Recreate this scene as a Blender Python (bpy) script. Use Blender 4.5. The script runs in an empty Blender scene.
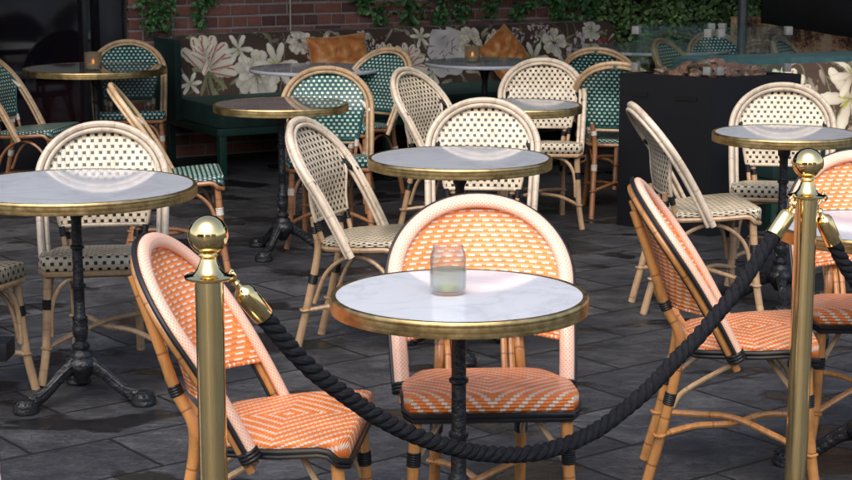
import bpy, math, random
import numpy as np
from math import sin, cos, pi, sqrt, radians
from mathutils import Vector, Matrix

# ------------------------------------------------------------------ camera, light, exposure
sc = bpy.context.scene
col = sc.collection
cam_d = bpy.data.cameras.new('camera'); cam = bpy.data.objects.new('camera', cam_d); col.objects.link(cam)
cam.location = (0, 0, 1.595); cam.rotation_euler = (radians(90 - 10.38), 0, 0)
cam_d.sensor_width = 36; cam_d.lens = 36 * 1715 / 852; cam_d.clip_end = 500; cam_d.clip_start = 0.05
sc.camera = cam
SUN_EL, SUN_AZ = 52, 192          # degrees; azimuth of the direction TO the sun, measured from +Y clockwise
world = bpy.data.worlds.new('World'); sc.world = world; world.use_nodes = True
wn = world.node_tree; wn.nodes.clear()
sky = wn.nodes.new('ShaderNodeTexSky'); sky.sky_type = 'NISHITA'; sky.sun_disc = False
sky.sun_elevation = radians(SUN_EL); sky.sun_rotation = radians(SUN_AZ); sky.dust_density = 3.2; sky.air_density = .9; sky.ozone_density = 0.4
bg = wn.nodes.new('ShaderNodeBackground'); bg.inputs[1].default_value = 0.15
wo = wn.nodes.new('ShaderNodeOutputWorld')
wn.links.new(sky.outputs[0], bg.inputs[0]); wn.links.new(bg.outputs[0], wo.inputs[0])
sun_d = bpy.data.lights.new('sun', 'SUN'); sun = bpy.data.objects.new('sun', sun_d); col.objects.link(sun)
sun_d.energy = 0.8; sun_d.angle = radians(65); sun_d.color = (1.0, 0.96, 0.91)
az, el = radians(SUN_AZ), radians(SUN_EL)
to_sun = Vector((sin(az) * cos(el), cos(az) * cos(el), sin(el)))
sun.rotation_euler = to_sun.to_track_quat('Z', 'Y').to_euler()
sc.view_settings.view_transform = 'Standard'; sc.view_settings.look = 'None'
sc.view_settings.exposure = 1.15; sc.view_settings.gamma = 1.0; sc.view_settings.use_curve_mapping = False
sc.render.engine = 'CYCLES'
sc.cycles.use_denoising = True
sc.cycles.max_bounces = 8; sc.cycles.transparent_max_bounces = 24; sc.cycles.transmission_bounces = 8
sc.cycles.caustics_reflective = False; sc.cycles.caustics_refractive = False
rnd = random.Random(7)
nr = np.random.RandomState(5)

# ------------------------------------------------------------------ node helpers
class X:
    """expression over shader sockets"""
    def __init__(s, nt, v): s.nt = nt; s.v = v
    def op(s, o, b=None, c=None):
        n = s.nt.nodes.new('ShaderNodeMath'); n.operation = o
        for i, q in enumerate((s, b, c)):
            if q is None: continue
            q = q.v if isinstance(q, X) else q
            if isinstance(q, (int, float)): n.inputs[i].default_value = q
            else: s.nt.links.new(q, n.inputs[i])
        return X(s.nt, n.outputs[0])
    def __add__(s, b): return s.op('ADD', b)
    def __sub__(s, b): return s.op('SUBTRACT', b)
    def __mul__(s, b): return s.op('MULTIPLY', b)
    def __truediv__(s, b): return s.op('DIVIDE', b)
    def frac(s): return s.op('FRACT')
    def floor(s): return s.op('FLOOR')
    def abs(s): return s.op('ABSOLUTE')
    def lt(s, b): return s.op('LESS_THAN', b)
    def gt(s, b): return s.op('GREATER_THAN', b)
    def mod(s, b): return s.op('FLOORED_MODULO', b)
    def sin(s): return s.op('SINE')
    def inv(s): return X(s.nt, 1.0).op('SUBTRACT', s)

class Mat:
    def __init__(s, name, rough=0.5, metal=0.0, spec=0.5, coat=0.0):
        s.m = bpy.data.materials.new(name); s.m.use_nodes = True; s.nt = s.m.node_tree
        s.b = s.nt.nodes['Principled BSDF']
        s.b.inputs['Roughness'].default_value = rough; s.b.inputs['Metallic'].default_value = metal
        s.b.inputs['Specular IOR Level'].default_value = spec; s.b.inputs['Coat Weight'].default_value = coat
        s.b.inputs['Coat Roughness'].default_value = 0.15
        s.tc = None
    def lk(s, a, b):
        s.nt.links.new(a.v if isinstance(a, X) else a, b)
    def co(s, k='Object'):
        if s.tc is None: s.tc = s.nt.nodes.new('ShaderNodeTexCoord')
        return s.tc.outputs[k]
    def uv(s):
        n = s.nt.nodes.new('ShaderNodeSeparateXYZ'); s.lk(s.co('UV'), n.inputs[0])
        return X(s.nt, n.outputs[0]), X(s.nt, n.outputs[1])
    def noise(s, scale, detail=3, rough=0.5, vec=None, stretch=None, dist=0.0):
        n = s.nt.nodes.new('ShaderNodeTexNoise'); n.inputs['Scale'].default_value = scale
        n.inputs['Detail'].default_value = detail; n.inputs['Roughness'].default_value = rough; n.inputs['Distortion'].default_value = dist
        v = vec if vec is not None else s.co('Object')
        if stretch:
            mp = s.nt.nodes.new('ShaderNodeMapping'); mp.inputs['Scale'].default_value = stretch
            s.lk(v, mp.inputs[0]); v = mp.outputs[0]
        s.lk(v, n.inputs['Vector'])
        return X(s.nt, n.outputs[0])
    def vary(s, c, lo=.84, hi=1.16):
        n = s.nt.nodes.new('ShaderNodeObjectInfo'); return s.mul(c, X(s.nt, n.outputs['Random']) * (hi - lo) + lo)
    def ramp(s, x, stops):
        n = s.nt.nodes.new('ShaderNodeValToRGB'); e = n.color_ramp.elements
        while len(e) < len(stops): e.new(0.5)
        for k, (p, c) in enumerate(stops):
            e[k].position = p; e[k].color = (*c, 1) if not isinstance(c, (int, float)) else (c, c, c, 1)
        s.lk(x, n.inputs[0]); return n.outputs[0]
    def mix(s, fac, a, b):
        n = s.nt.nodes.new('ShaderNodeMix'); n.data_type = 'RGBA'
        f = fac.v if isinstance(fac, X) else fac
        if isinstance(f, (int, float)): n.inputs[0].default_value = f
        else: s.lk(f, n.inputs[0])
        for i, q in ((6, a), (7, b)):
            if isinstance(q, tuple): n.inputs[i].default_value = (*q, 1)
            else: s.lk(q, n.inputs[i])
        return n.outputs[2]
    def mul(s, a, x):
        n = s.nt.nodes.new('ShaderNodeVectorMath'); n.operation = 'SCALE'
        if isinstance(a, tuple): n.inputs[0].default_value = a
        else: s.lk(a, n.inputs[0])
        s.lk(x, n.inputs[3]); return n.outputs[0]
    def base(s, c):
        if isinstance(c, tuple): s.b.inputs['Base Color'].default_value = (*c, 1)
        else: s.lk(c, s.b.inputs['Base Color'])
        return s
    def rough(s, x): s.lk(x, s.b.inputs['Roughness']); return s
    def bump(s, h, strength=0.3, dist=0.002):
        n = s.nt.nodes.new('ShaderNodeBump'); n.inputs['Strength'].default_value = strength; n.inputs['Distance'].default_value = dist
        s.lk(h, n.inputs['Height']); s.lk(n.outputs[0], s.b.inputs['Normal']); return s

def rattan(name, c, ring=(0.09, 0.045, 0.02), coat=0.3, spots=0.35, rough=0.42):
    M = Mat(name, rough, coat=coat)
    u, v = M.uv()                                     # v runs along the cane in metres
    n1 = M.noise(9, 4, 0.6); n2 = M.noise(60, 3, 0.6, stretch=(1, 1, 0.25))
    dark = tuple(q * 0.52 for q in c); lite = tuple(min(.9, q * 1.22 + .01) for q in c)
    cc = M.ramp(n1 * 0.6 + n2 * 0.4, [(0.3, dark), (0.5, c), (0.72, lite)])
    k = (v / 0.145).frac()
    node = ((k - 0.5).abs()).lt(0.018)                # cane nodes
    cc = M.mix(node * spots, cc, ring)
    sp = M.noise(28, 5, 0.7)
    cc = M.mix(sp.op('SUBTRACT', 0.6).op('MULTIPLY', 4 * spots).op('MINIMUM', 0.6).op('MAXIMUM', 0.0), cc, ring)
    cc = M.vary(cc, .8, 1.16)
    M.base(cc).bump(n2 + ((k - 0.5).abs() * 30).op('MINIMUM', 1.0), 0.35, 0.0015)
    return M.m

def weave(name, fg, bg_, kind, pu=0.0300, pv=0.0225, shade=0.3, du=.40, dv=.54):
    """hand woven cane pattern: U, V in metres"""
    M = Mat(name, 0.38, coat=0.15)
    u, v = M.uv()
    jn = M.noise(60, 2)
    u = u + (jn - 0.5) * 0.0022; v = v + (M.noise(47, 2) - 0.5) * 0.002
    if kind == 'dots':
        V = v / pv; row = V.floor()
        U = u / pu + row.mod(2.0) * 0.5
        uu = U.frac(); vv = V.frac()
        dot = uu.lt(du) * vv.lt(dv)
        line = (uu - du).abs().lt(0.035) + (uu - (1 + du) / 2).abs().lt(0.03) + (uu - 0.98).abs().lt(0.03) + (vv - dv).abs().lt(0.05)
        wob = M.noise(18, 2)
        f2 = M.mix(line.op('MINIMUM', 1.0) * shade, fg, tuple(q * 0.45 for q in fg))
        f2 = M.mix(uu.gt(0.5) * vv.lt(0.54) * 0.5, f2, tuple(min(0.9, q * (1.2 if fg[0] > .3 else 1.9)) for q in fg))
        cc = M.mix(dot, f2, bg_)
        cc = M.vary(M.mul(cc, wob * 0.8 + 0.58), .86, 1.1)
        h = dot * (-1.0 if fg[0] > .3 else .6) + ((u * (2 * pi / (pu / 2))).sin() * 0.4)
        M.base(cc).bump(h, 0.9, 0.0025)
    else:
        q = 0.0142 if kind == 'panel' else 0.0088
        per = 0.031 if kind == 'panel' else 0.038
        V = v / q; row = V.floor()
        U = (u.abs() / per + row.abs() * (0.25 if kind == 'panel' else 0.22))
        dash = U.frac().lt(0.58 if kind == 'panel' else 0.38) * V.frac().lt(0.40 if kind == 'panel' else 0.93)
        strand = ((u / 0.0061).frac() - 0.5).abs().gt(0.40)
        wob = M.noise(15, 3)
        f2 = M.mix(strand * (0.45 if kind == 'panel' else .2), fg, tuple(q_ * 0.55 for q_ in fg))
        f2 = M.mix((V.frac() - 0.75).abs().lt(0.06) * 0.35, f2, tuple(q_ * 0.6 for q_ in fg))
        cc = M.mix(dash, f2, bg_)
        cc = M.vary(M.mul(cc, wob * 0.7 + 0.64), .92, 1.08)
        M.base(cc).bump(dash * 0.8 + ((v * (2 * pi / q)).sin() * 0.3) - strand * 0.6, 0.9, 0.0025)
    return M.m

MT = {}
MT['cream_cane'] = rattan('cream_cane', (0.50, 0.415, 0.31), (0.30, 0.2, 0.12), 0.2, 0.5)
MT['grey_cane'] = rattan('weathered_cane', (0.41, 0.265, 0.145), (0.16, 0.09, 0.05), 0.15, 0.4)
MT['honey_cane'] = rattan('honey_cane', (0.48, 0.215, 0.060), (0.15, 0.045, 0.015), 0.5, 0.6, 0.3)
MT['tan_cane'] = rattan('tan_cane', (0.46, 0.31, 0.17), (0.17, 0.09, 0.04), 0.3, 0.4)
MT['brown_cane'] = rattan('brown_cane', (0.30, 0.135, 0.055), (0.09, 0.03, 0.015), 0.35, 0.5)
MT['white_weave'] = weave('white_weave', (0.57, 0.485, 0.345), (0.010, 0.008, 0.007), 'dots')
MT['teal_weave'] = weave('teal_weave', (0.002, 0.066, 0.068), (0.55, 0.60, 0.47), 'dots', 0.0285, 0.0215, 0.55, .50, .56)
MT['orange_panel'] = weave('orange_panel_weave', (0.84, 0.26, 0.065), (0.82, 0.70, 0.58), 'panel')
MT['orange_seat'] = weave('orange_seat_weave', (0.80, 0.205, 0.038), (0.74, 0.56, 0.42), 'seat')
# lattice wrap round the orange chairs' hoops
M = Mat('orange_wrap_weave', 0.4, coat=0.15); u, v = M.uv()
a = ((u * 1.0 + v) / 0.0115).frac(); b = ((u * 1.0 - v) / 0.0115).frac()
c1 = M.mix((a - 0.5).abs().lt(0.31) * (b - 0.5).abs().lt(0.31), (0.80, 0.60, 0.49), (0.80, 0.34, 0.16))
edge = ((a - 0.5).abs().gt(0.44) + (b - 0.5).abs().gt(0.44)).op('MINIMUM', 1.0)
M.base(M.mix(edge * 0.35, c1, (0.55, 0.36, 0.27))).bump(edge.inv(), 0.5, 0.0015); MT['orange_wrap'] = M.m
def plain(name, c, rough=0.5, metal=0, coat=0, var=0.25, scale=25, bump=0.1, spec=0.5):
    M = Mat(name, rough, metal, spec, coat); n = M.noise(scale, 4, 0.6)
    M.base(M.ramp(n, [(0.25, tuple(q * (1 - var) for q in c)), (0.75, tuple(min(1, q * (1 + var)) for q in c))]))
    if bump: M.bump(n, bump, 0.002)
    return M.m
MT['black_bind'] = plain('black_binding', (0.008, 0.008, 0.009), 0.45, coat=0.05, spec=.35)
MT['white_bind'] = plain('white_binding', (0.55, 0.5, 0.42), 0.5)
MT['teal_bind'] = plain('teal_binding', (0.004, 0.06, 0.06), 0.4)
# cast iron
M = Mat('cast_iron', 0.42, spec=0.45, coat=0.1); n = M.noise(70, 4, .6); M.base(M.ramp(n, [(.3, (.004, .0045, .006)), (.75, (.012, .013, .016))])).bump(n + M.noise(38, 3, .5) * 2, 0.9, 0.005); MT['iron'] = M.m
# brass table rim: aged, and polished brass of the posts
M = Mat('aged_brass', 0.36, 1.0); n = M.noise(30, 5, .65); u, v = M.uv()
M.base(M.ramp(n, [(.3, (.32, .21, .08)), (.55, (.50, .35, .15)), (.8, (.64, .48, .24))])).rough(n * 0.35 + 0.2).bump(n, .12, .001); MT['brass_rim'] = M.m
M = Mat('polished_brass', 0.08, 1.0); n = M.noise(14, 3, .6); n2 = M.noise(400, 2, .5, stretch=(1, 1, .02))
M.base(M.ramp(n, [(.3, (.86, .60, .24)), (.7, (.94, .69, .33))])).rough(n * 0.16 + 0.03).bump(n2, .03, .0005); MT['brass'] = M.m
M = Mat('brushed_brass_tube', 0.14, 1.0); n = M.noise(14, 3, .6); n2 = M.noise(200, 2, .5, stretch=(1, 1, .03))
M.base(M.ramp(n, [(.3, (.96, .69, .29)), (.7, (.98, .76, .37))])).rough(n * 0.12 + X(M.nt, M.ramp(M.noise(35, 5, .7), [(.55, 0.0), (.75, 1.0)])) * .12 + .10).bump(n2, .05, .0005); MT['brass_tube'] = M.m
def marble(name, c, vein, rough=0.07, amt=.5):
    M = Mat(name, rough, spec=0.55); n = M.noise(3.2, 6, .62, dist=1.4); k = (n - 0.5).abs()
    n2 = M.noise(11, 5, .6, dist=.6)
    cc = M.ramp(k, [(0.0, vein), (0.02, tuple(a_ * .45 + b_ * .55 for a_, b_ in zip(vein, c))), (0.07, c)])
    cc = M.mix(n2 * amt, c, cc); cc = M.mix((M.noise(1.7, 3) - .35) * .5, cc, tuple(q * .8 for q in c))
    sm = M.noise(5, 4, .6)
    M.base(cc).rough(sm * 0.05 + (rough - .035)); return M.m
MT['marble'] = marble('white_marble', (0.60, 0.615, 0.64), (0.27, 0.29, 0.33))
MT['marble_grey'] = marble('grey_marble', (0.46, 0.475, 0.50), (0.18, 0.20, 0.23), .06)
MT['marble_dark'] = marble('dark_marble', (0.12, 0.108, 0.110), (0.20, 0.19, 0.19), .05)
M = Mat('black_rope', 0.85, spec=0.15); u, v = M.uv(); n = M.noise(90, 4, .7)
fib = ((v * 2600.0 + u * 900.0).sin())
M.base(M.ramp(n, [(.3, (.006, .0065, .008)), (.75, (.020, .021, .025))])).bump(n + fib * .35, .6, .002); MT['rope'] = M.m

# ------------------------------------------------------------------ mesh helpers
class MB:
    def __init__(s): s.v = []; s.f = []; s.uv = []; s.mi = []
    def add(s, verts, faces, uvs=None, mi=0):
        o = len(s.v); s.v += [tuple(map(float, q)) for q in verts]
        s.uv += [tuple(q) for q in uvs] if uvs is not None else [(q[0], q[1]) for q in verts]
        for f in faces: s.f.append(tuple(o + i for i in f)); s.mi.append(mi)
    def tube(s, pts, r, seg=10, mi=0, cap=True, ell=None, up=None, closed=False, v0=0.0):
        P = [Vector(p) for p in pts]; n = len(P); rr = r if isinstance(r, (list, tuple, np.ndarray)) else [r] * n
        vs, us, fs = [], [], []; ln = v0; N = None
        for i in range(n):
            if closed: T = (P[(i + 1) % n] - P[i - 1]).normalized()
            else: T = (P[min(i + 1, n - 1)] - P[max(i - 1, 0)]).normalized()
            if up is not None: ref = Vector(up(i)) if callable(up) else Vector(up); N = (ref - T * ref.dot(T)).normalized()
            elif N is None:
                ref = Vector((0, 0, 1)) if abs(T.z) < .9 else Vector((0, 1, 0)); N = (ref - T * ref.dot(T)).normalized()
            else: N = (N - T * N.dot(T)).normalized()
            B = T.cross(N)
            if i: ln += (P[i] - P[i - 1]).length
            for j in range(seg + 1):
                a = 2 * pi * j / seg; ea, eb = ell if ell else (1, 1)
                vs.append(P[i] + (N * cos(a) * ea + B * sin(a) * eb) * rr[i]); us.append((a * rr[i], ln))
        m = seg + 1
        for i in range(n - 1 if not closed else n):
            i2 = (i + 1) % n
            for j in range(seg): fs.append((i * m + j, i * m + j + 1, i2 * m + j + 1, i2 * m + j))
        if cap and not closed:
            for i, d in ((0, 1), (n - 1, -1)):
                k = [i * m + j for j in range(seg)]; fs.append(tuple(k[::-1]) if d > 0 else tuple(k))
                if d > 0: fs[-1] = tuple(k)[::-1]
        s.add(vs, fs, us, mi); return s
    def lathe(s, prof, seg=32, c=(0, 0, 0), mi=0, axis=None):
        vs, us, fs = [], [], []; ln = 0
        R = axis.to_matrix() if axis is not None else None
        for i, (r, z) in enumerate(prof):
            if i: ln += sqrt((r - prof[i - 1][0]) ** 2 + (z - prof[i - 1][1]) ** 2)
            for j in range(seg + 1):
                a = 2 * pi * j / seg; p = Vector((r * cos(a), r * sin(a), z))
                if R is not None: p = R @ p
                vs.append(p + Vector(c)); us.append((a * max(r, .01), ln))
        m = seg + 1
        for i in range(len(prof) - 1):
            for j in range(seg):
                a, b_, c_, d = i * m + j, i * m + j + 1, (i + 1) * m + j + 1, (i + 1) * m + j
                if prof[i][0] < 1e-6: fs.append((a, c_, d))
                elif prof[i + 1][0] < 1e-6: fs.append((a, b_, d))
                else: fs.append((a, b_, c_, d))
        s.add(vs, fs, us, mi); return s
    def box(s, c, size, rot=0, mi=0, R=None, bev=0.0):
        x, y, z = (q / 2 for q in size)
        Rm = R if R is not None else Matrix.Rotation(rot, 3, 'Z')
        if bev <= 0:
            P = [(sx * x, sy * y, sz * z) for sz in (-1, 1) for sy in (-1, 1) for sx in (-1, 1)]
            F = [(0, 2, 3, 1), (4, 5, 7, 6), (0, 1, 5, 4), (2, 6, 7, 3), (0, 4, 6, 2), (1, 3, 7, 5)]
        else:
            import bmesh
            bm = bmesh.new(); bmesh.ops.create_cube(bm, size=1); bmesh.ops.scale(bm, vec=(2 * x, 2 * y, 2 * z), verts=bm.verts)
            bmesh.ops.bevel(bm, geom=bm.edges[:], offset=bev, segments=2, profile=.7, affect='EDGES')
            bm.verts.index_update(); P = [tuple(q.co) for q in bm.verts]; F = [tuple(q.index for q in f.verts) for f in bm.faces]; bm.free()
        vs = [Rm @ Vector(p) + Vector(c) for p in P]
        s.add(vs, F, [(p[0] + p[1], p[2]) for p in P], mi); return s
    def grid(s, fn, nu, nv, uvf=None, mi=0, flip=False):
        vs, us = [], []
        for j in range(nv + 1):
            for i in range(nu + 1):
                vs.append(fn(i / nu, j / nv)); us.append(uvf(i / nu, j / nv) if uvf else (i / nu, j / nv))
        fs = []
        for j in range(nv):
            for i in range(nu):
                q = (j * (nu + 1) + i, j * (nu + 1) + i + 1, (j + 1) * (nu + 1) + i + 1, (j + 1) * (nu + 1) + i)
                fs.append(q[::-1] if flip else q)
        s.add(vs, fs, us, mi); return s
    def build(s, name, mats, parent=None, smooth=True, ang=38, loc=None):
        me = bpy.data.meshes.new(name); me.from_pydata(s.v, [], s.f)
        if not isinstance(mats, (list, tuple)): mats = [mats]
        for m in mats: me.materials.append(m)
        uvl = me.uv_layers.new(name='UVMap')
        li = np.empty(len(me.loops), dtype=np.int32); me.loops.foreach_get('vertex_index', li)
        uvl.data.foreach_set('uv', np.array(s.uv, dtype=np.float32)[li].ravel())
        me.polygons.foreach_set('material_index', s.mi)
        me.polygons.foreach_set('use_smooth', [smooth] * len(s.f))
        me.validate(); me.update()
        if smooth: me.set_sharp_from_angle(angle=radians(ang))
        o = bpy.data.objects.new(name, me); col.objects.link(o)
        if parent: o.parent = parent
        if loc: o.location = loc
        return o

def tag(o, label=None, cat=None, group=None, kind=None):
    if label: o['label'] = label
    if cat: o['category'] = cat
    if group: o['group'] = group
    if kind: o['kind'] = kind
    return o
def empty(name, loc=(0, 0, 0), rz=0):
    o = bpy.data.objects.new(name, None); o.empty_display_size = .1; col.objects.link(o)
    o.location = loc; o.rotation_euler = (0, 0, rz); return o
def copy_tree(o, parent=None):
    c = o.copy(); col.objects.link(c); c.parent = parent
    for ch in [q for q in bpy.data.objects if q.parent == o]: copy_tree(ch, c)
    return c
def bez(pts, n=12):
    """Catmull-Rom through the points"""
    P = [Vector(p) for p in pts]; P = [P[0] * 2 - P[1]] + P + [P[-1] * 2 - P[-2]]; out = []
    for i in range(1, len(P) - 2):
        for k in range(n):
            t = k / n; p0, p1, p2, p3 = P[i - 1:i + 3]
            out.append(0.5 * ((2 * p1) + (p2 - p0) * t + (2 * p0 - 5 * p1 + 4 * p2 - p3) * t * t + (3 * p1 - p0 - 3 * p2 + p3) * t ** 3))
    out.append(P[-2]); return out

# ------------------------------------------------------------------ chairs
SD = 0.18                      # half seat depth
def hoop_pt(t, off=0.0, back=0.0):
    """t in [-1,1]: along the hoop from the left end over the top to the right end; local x right, y forward, z up"""
    L1 = 0.345; arc = pi / 2 * 0.235; tot = L1 + arc
    d = (1 - abs(t)) * tot; sg = -1 if t < 0 else 1
    if d <= L1: w = 0.214 + 0.018 * (d / L1) ** 0.7; s = d
    else:
        a = (d - L1) / arc * pi / 2; w = 0.232 * cos(a) ** 0.97 if a < pi / 2 - 1e-6 else 0.0; s = L1 + 0.222 * sin(a)
        w -= off * cos(a); s -= off * sin(a); off = 0
    w -= off
    lean = Vector((0, -0.535, 0.845))
    p = Vector((sg * w, -0.022, 0.385)) + lean * s
    p.y += 0.020 * sin(min(1, s / .567) * pi)
    p += Vector((0, -0.845, -0.535)) * back
    return p
LEAN_N = Vector((0, 0.845, 0.535))
def flat_pt(x01, z01):
    """woven back panel: z01 0 bottom .. 1 crown, x01 -1..1"""
    z = 0.502 + 0.345 * z01
    zs = 0.70
    if z < zs: w = 0.158 + 0.038 * ((z - .502) / (zs - .502))
    else: k = (z - zs) / (0.849 - zs); w = 0.196 * sqrt(max(0, 1 - k ** 2.3))
    yh = -0.022 - (z - 0.385) * 0.535 / 0.845 - 0.012 + 0.020 * sin(min(1, (z - .385) / .845 / .567) * pi)
    yl = -0.188 - (z - 0.5) * 0.28
    b = 1 / (1 + math.exp(-(z - 0.64) / 0.035)); y = yh * b + yl * (1 - b)
    y -= 0.016 * (1 - x01 ** 2)
    return Vector((w * x01, y, z))
def barrel_pt(x01, z01):
    z = 0.525 + 0.333 * z01; s = (z - .385) / .845; L1 = .345
    if s <= L1: w = 0.214 + 0.018 * (s / L1) ** 0.7
    else: w = .232 * sqrt(max(0, 1 - ((s - L1) / .222) ** 2))
    w = max(0, w - .009); y = -0.022 - s * .535 + 0.020 * sin(min(1, s / .567) * pi) - .006
    if z01 > .80: w *= sqrt(max(0, 1 - ((z01 - .80) / .20) ** 2.6))
    dep = .112 * (1 - z01) ** .8 + .008 + .014 * (1 - z01)
    return Vector((w * x01, y - dep * (1 - x01 ** 2), z))
def wrap(mb, p0, p1, r, rings=5, mi=0):
    p0, p1 = Vector(p0), Vector(p1); n = rings * 6; pts = [p0.lerp(p1, i / n) for i in range(n + 1)]
    rr = [r * (0.93 + 0.09 * abs(sin(pi * i / 6))) for i in range(n + 1)]
    mb.tube(pts, rr, 10, mi)
def seat_w(y):                  # half width of the seat at depth y (-SD..SD)
    k = (y + SD) / (2 * SD)
    w = 0.150 + 0.068 * min(1, k / 0.55) ** 0.8
    if k < 0.12: w *= 0.80 + 0.20 * sqrt(1 - (1 - k / 0.12) ** 2)
    if k > 0.93: w -= 0.016 * ((k - .93) / .07) ** 2
    return w
def seat_z(y): return 0.432 + 0.028 * (y + SD) / (2 * SD)
def skirt(y):
    k = (y + SD) / (2 * SD); k = min(1, max(0, (k - .84) / .14)); return .020 + .034 * k * k * (3 - 2 * k)
def seat_outline(n=16):
    L = []
    for i in range(n + 1): y = -SD + 2 * SD * i / n; L.append((seat_w(y), y))
    R_ = [(-a, b) for a, b in L[::-1]]
    return L + R_
def make_chair(kind, name):
    panel_pt = barrel_pt if kind == 'orange' else flat_pt
    C_ = dict(orange=('orange_wrap', 'honey_cane', 'orange_panel', 'orange_seat', 'black_bind'),
              white=('cream_cane', 'grey_cane', 'white_weave', 'white_weave', 'black_bind'),
              teal=('tan_cane', 'brown_cane', 'teal_weave', 'teal_weave', 'white_bind'))[kind]
    hoopm, legm, panm, seatm, bindm = (MT[q] for q in C_)
    root = empty(name)
    N = 72; ts = [-1 + 2 * i / N for i in range(N + 1)]
    # hoop
    mb = MB()
    if kind == 'orange':
        main = [hoop_pt(t * .955, 0.004) for t in ts]
        mb.tube(main, 0.02, 16, 0, ell=(0.66, 1.0), up=LEAN_N)
        hoop = mb.build('back_hoop', [hoopm], root)
        m2 = MB(); m2.tube([hoop_pt(t * .955, -0.018, 0.010) for t in ts], 0.0062, 8); m2.tube([hoop_pt(t * .955, 0.009, 0.034) for t in ts], 0.0052, 8)
        m2.build('piping', MT['black_bind'], hoop)
        m3 = MB(); m3.tube([hoop_pt(t, 0.002, 0.024) for t in ts], 0.0115, 12)
        m3.build('cane_frame', legm, hoop)
    else:
        r1 = 0.0138 if kind == 'white' else 0.0135
        mb.tube([hoop_pt(t) for t in ts], r1, 12)
        mb.tube([hoop_pt(t * .985, 0.0235, -0.002) for t in ts], 0.0085, 10)
        mb.tube([hoop_pt(t * .99, 0.011, 0.020) for t in ts], 0.0095, 8)
        hoop = mb.build('back_hoop', [hoopm], root)
    # bindings on the hoop at the shoulders and at the seat
    for sg in (-1, 1):
        wb = MB()
        if kind != 'orange':
            a = panel_pt(sg * .98, .60); a2 = hoop_pt(sg * .62); d = (a2 - a)
            wrap(wb, a + Vector((-sg * .004, 0, -.016)), a.lerp(a2, .75) + Vector((0, 0, .010)), 0.0125, 4)
        else:
            wrap(wb, hoop_pt(sg * .925, 0.002, .010), hoop_pt(sg * .965, 0.002, .010), 0.027, 3)
        wb.build('binding', bindm, hoop)
    # panel
    mp = MB(); nu, nv = 24, 28
    mp.grid(lambda a, b: panel_pt(-1 + 2 * a, min(.999, b)), nu, nv, lambda a, b: (panel_pt(-1 + 2 * a, min(.999, b)).x, panel_pt(0, b).z * 1.1 - 0.742))
    panel = mp.build('back_panel', panm, root)
    sol = panel.modifiers.new('thickness', 'SOLIDIFY'); sol.thickness = 0.007; sol.offset = 0
    mf = MB(); side = [panel_pt(1, 1 - i / 40) for i in range(41)]
    bot = [panel_pt(1 - i / 8, 0) for i in range(1, 16)]
    left = [panel_pt(-1, i / 40) for i in range(41)]
    loop = [panel_pt(0.0, .999)] + side[1:] + bot + left[:-1]
    mf.tube(loop, 0.0075 if kind != 'orange' else 0.0062, 8, closed=True)
    fr = mf.build('panel_frame', {'orange': MT['orange_panel'], 'white': MT['cream_cane'], 'teal': MT['teal_bind']}[kind], root)
    if kind == 'teal':
        m = MB(); m.tube([panel_pt(1 - i / 8, 0) + Vector((0, -.004, -.016)) for i in range(0, 17)], 0.009, 8); m.build('rail', MT['tan_cane'], fr)
    # struts from panel to seat
    for sg in (-1, 1):
        ms = MB(); mw = MB()
        if kind != 'orange':
            a = panel_pt(sg * .97, 0); b_ = Vector((sg * .142, -.165, .425))
            ms.tube([a, a.lerp(b_, .5), b_], 0.0095, 8); wrap(mw, a, a.lerp(b_, .45), 0.0125, 4)
        for dx in ((0.0, 0.020) if kind == 'orange' else ()):
            ms.tube(bez([(sg * (.066 + dx), -.160, .40), (sg * (.066 + dx), -.200, .46), (sg * (.068 + dx), -.245, .52), (sg * (.068 + dx), -.270, .575)], 6), 0.0092, 8)
        st = ms.build('back_strut', legm, root)
        if kind != 'orange': mw.build('binding', bindm, st)
    # seat
    out = seat_outline(); nO = len(out); cx = 0
    rings = []
    prof = [(0.0, 0.004), (0.3, 0.004), (0.6, 0.003), (0.85, 0.001), (0.95, -.001)]
    vs, us, fs = [], [], []
    def put(k, dz, extra, sk=False):
        for (x, y) in out:
            f_ = skirt(y) / .054 if sk else 1
            zz = seat_z(y * k) + dz * f_
            vs.append((x * k, y * k, zz))
            nx, ny = (x / max(.001, seat_w(y)), y / SD)
            if abs(ny) > .97: us.append((x * k, y * k + (extra if ny > 0 else -extra)))
            elif abs(nx) > .9: us.append((x * k + (extra if nx > 0 else -extra), y * k))
            else: us.append((x * k, y * k))
    for k, dz in prof: put(k, dz, 0)
    for k, dz, ex in ((0.985, -.004, .004), (1.0, -.011, .012), (1.004, -.03, .03), (1.0, -.052, .052), (.97, -.055, .06)): put(k, dz, ex, True)
    for i in range(len(prof) + 4):
        for j in range(nO):
            j2 = (j + 1) % nO
            fs.append((i * nO + j, i * nO + j2, (i + 1) * nO + j2, (i + 1) * nO + j))
    fs.append(tuple(range((len(prof) + 4) * nO, (len(prof) + 5) * nO)))
    mb = MB(); mb.add(vs, fs, us); seat = mb.build('seat', seatm, root, ang=60)
    mr = MB()
    rim = [(x * 1.0, y * 1.0, seat_z(y) - skirt(y) - .004) for x, y in out]
    rim = [rim[i] for i in range(len(rim)) if i != len(out) // 2 or True]
    if kind == 'orange':
        mr.tube(rim, 0.0075, 8, closed=True); mr.tube([(x * .985, y * .985, z - .013) for x, y, z in rim], 0.0068, 8, closed=True)
        mr.build('seat_rim', MT['black_bind'], root)
    else:
        mr.tube([(x * .965, y * .965, z - .008) for x, y, z in rim], 0.0115, 8, closed=True)
        mr.build('seat_rail', legm, root)
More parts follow.
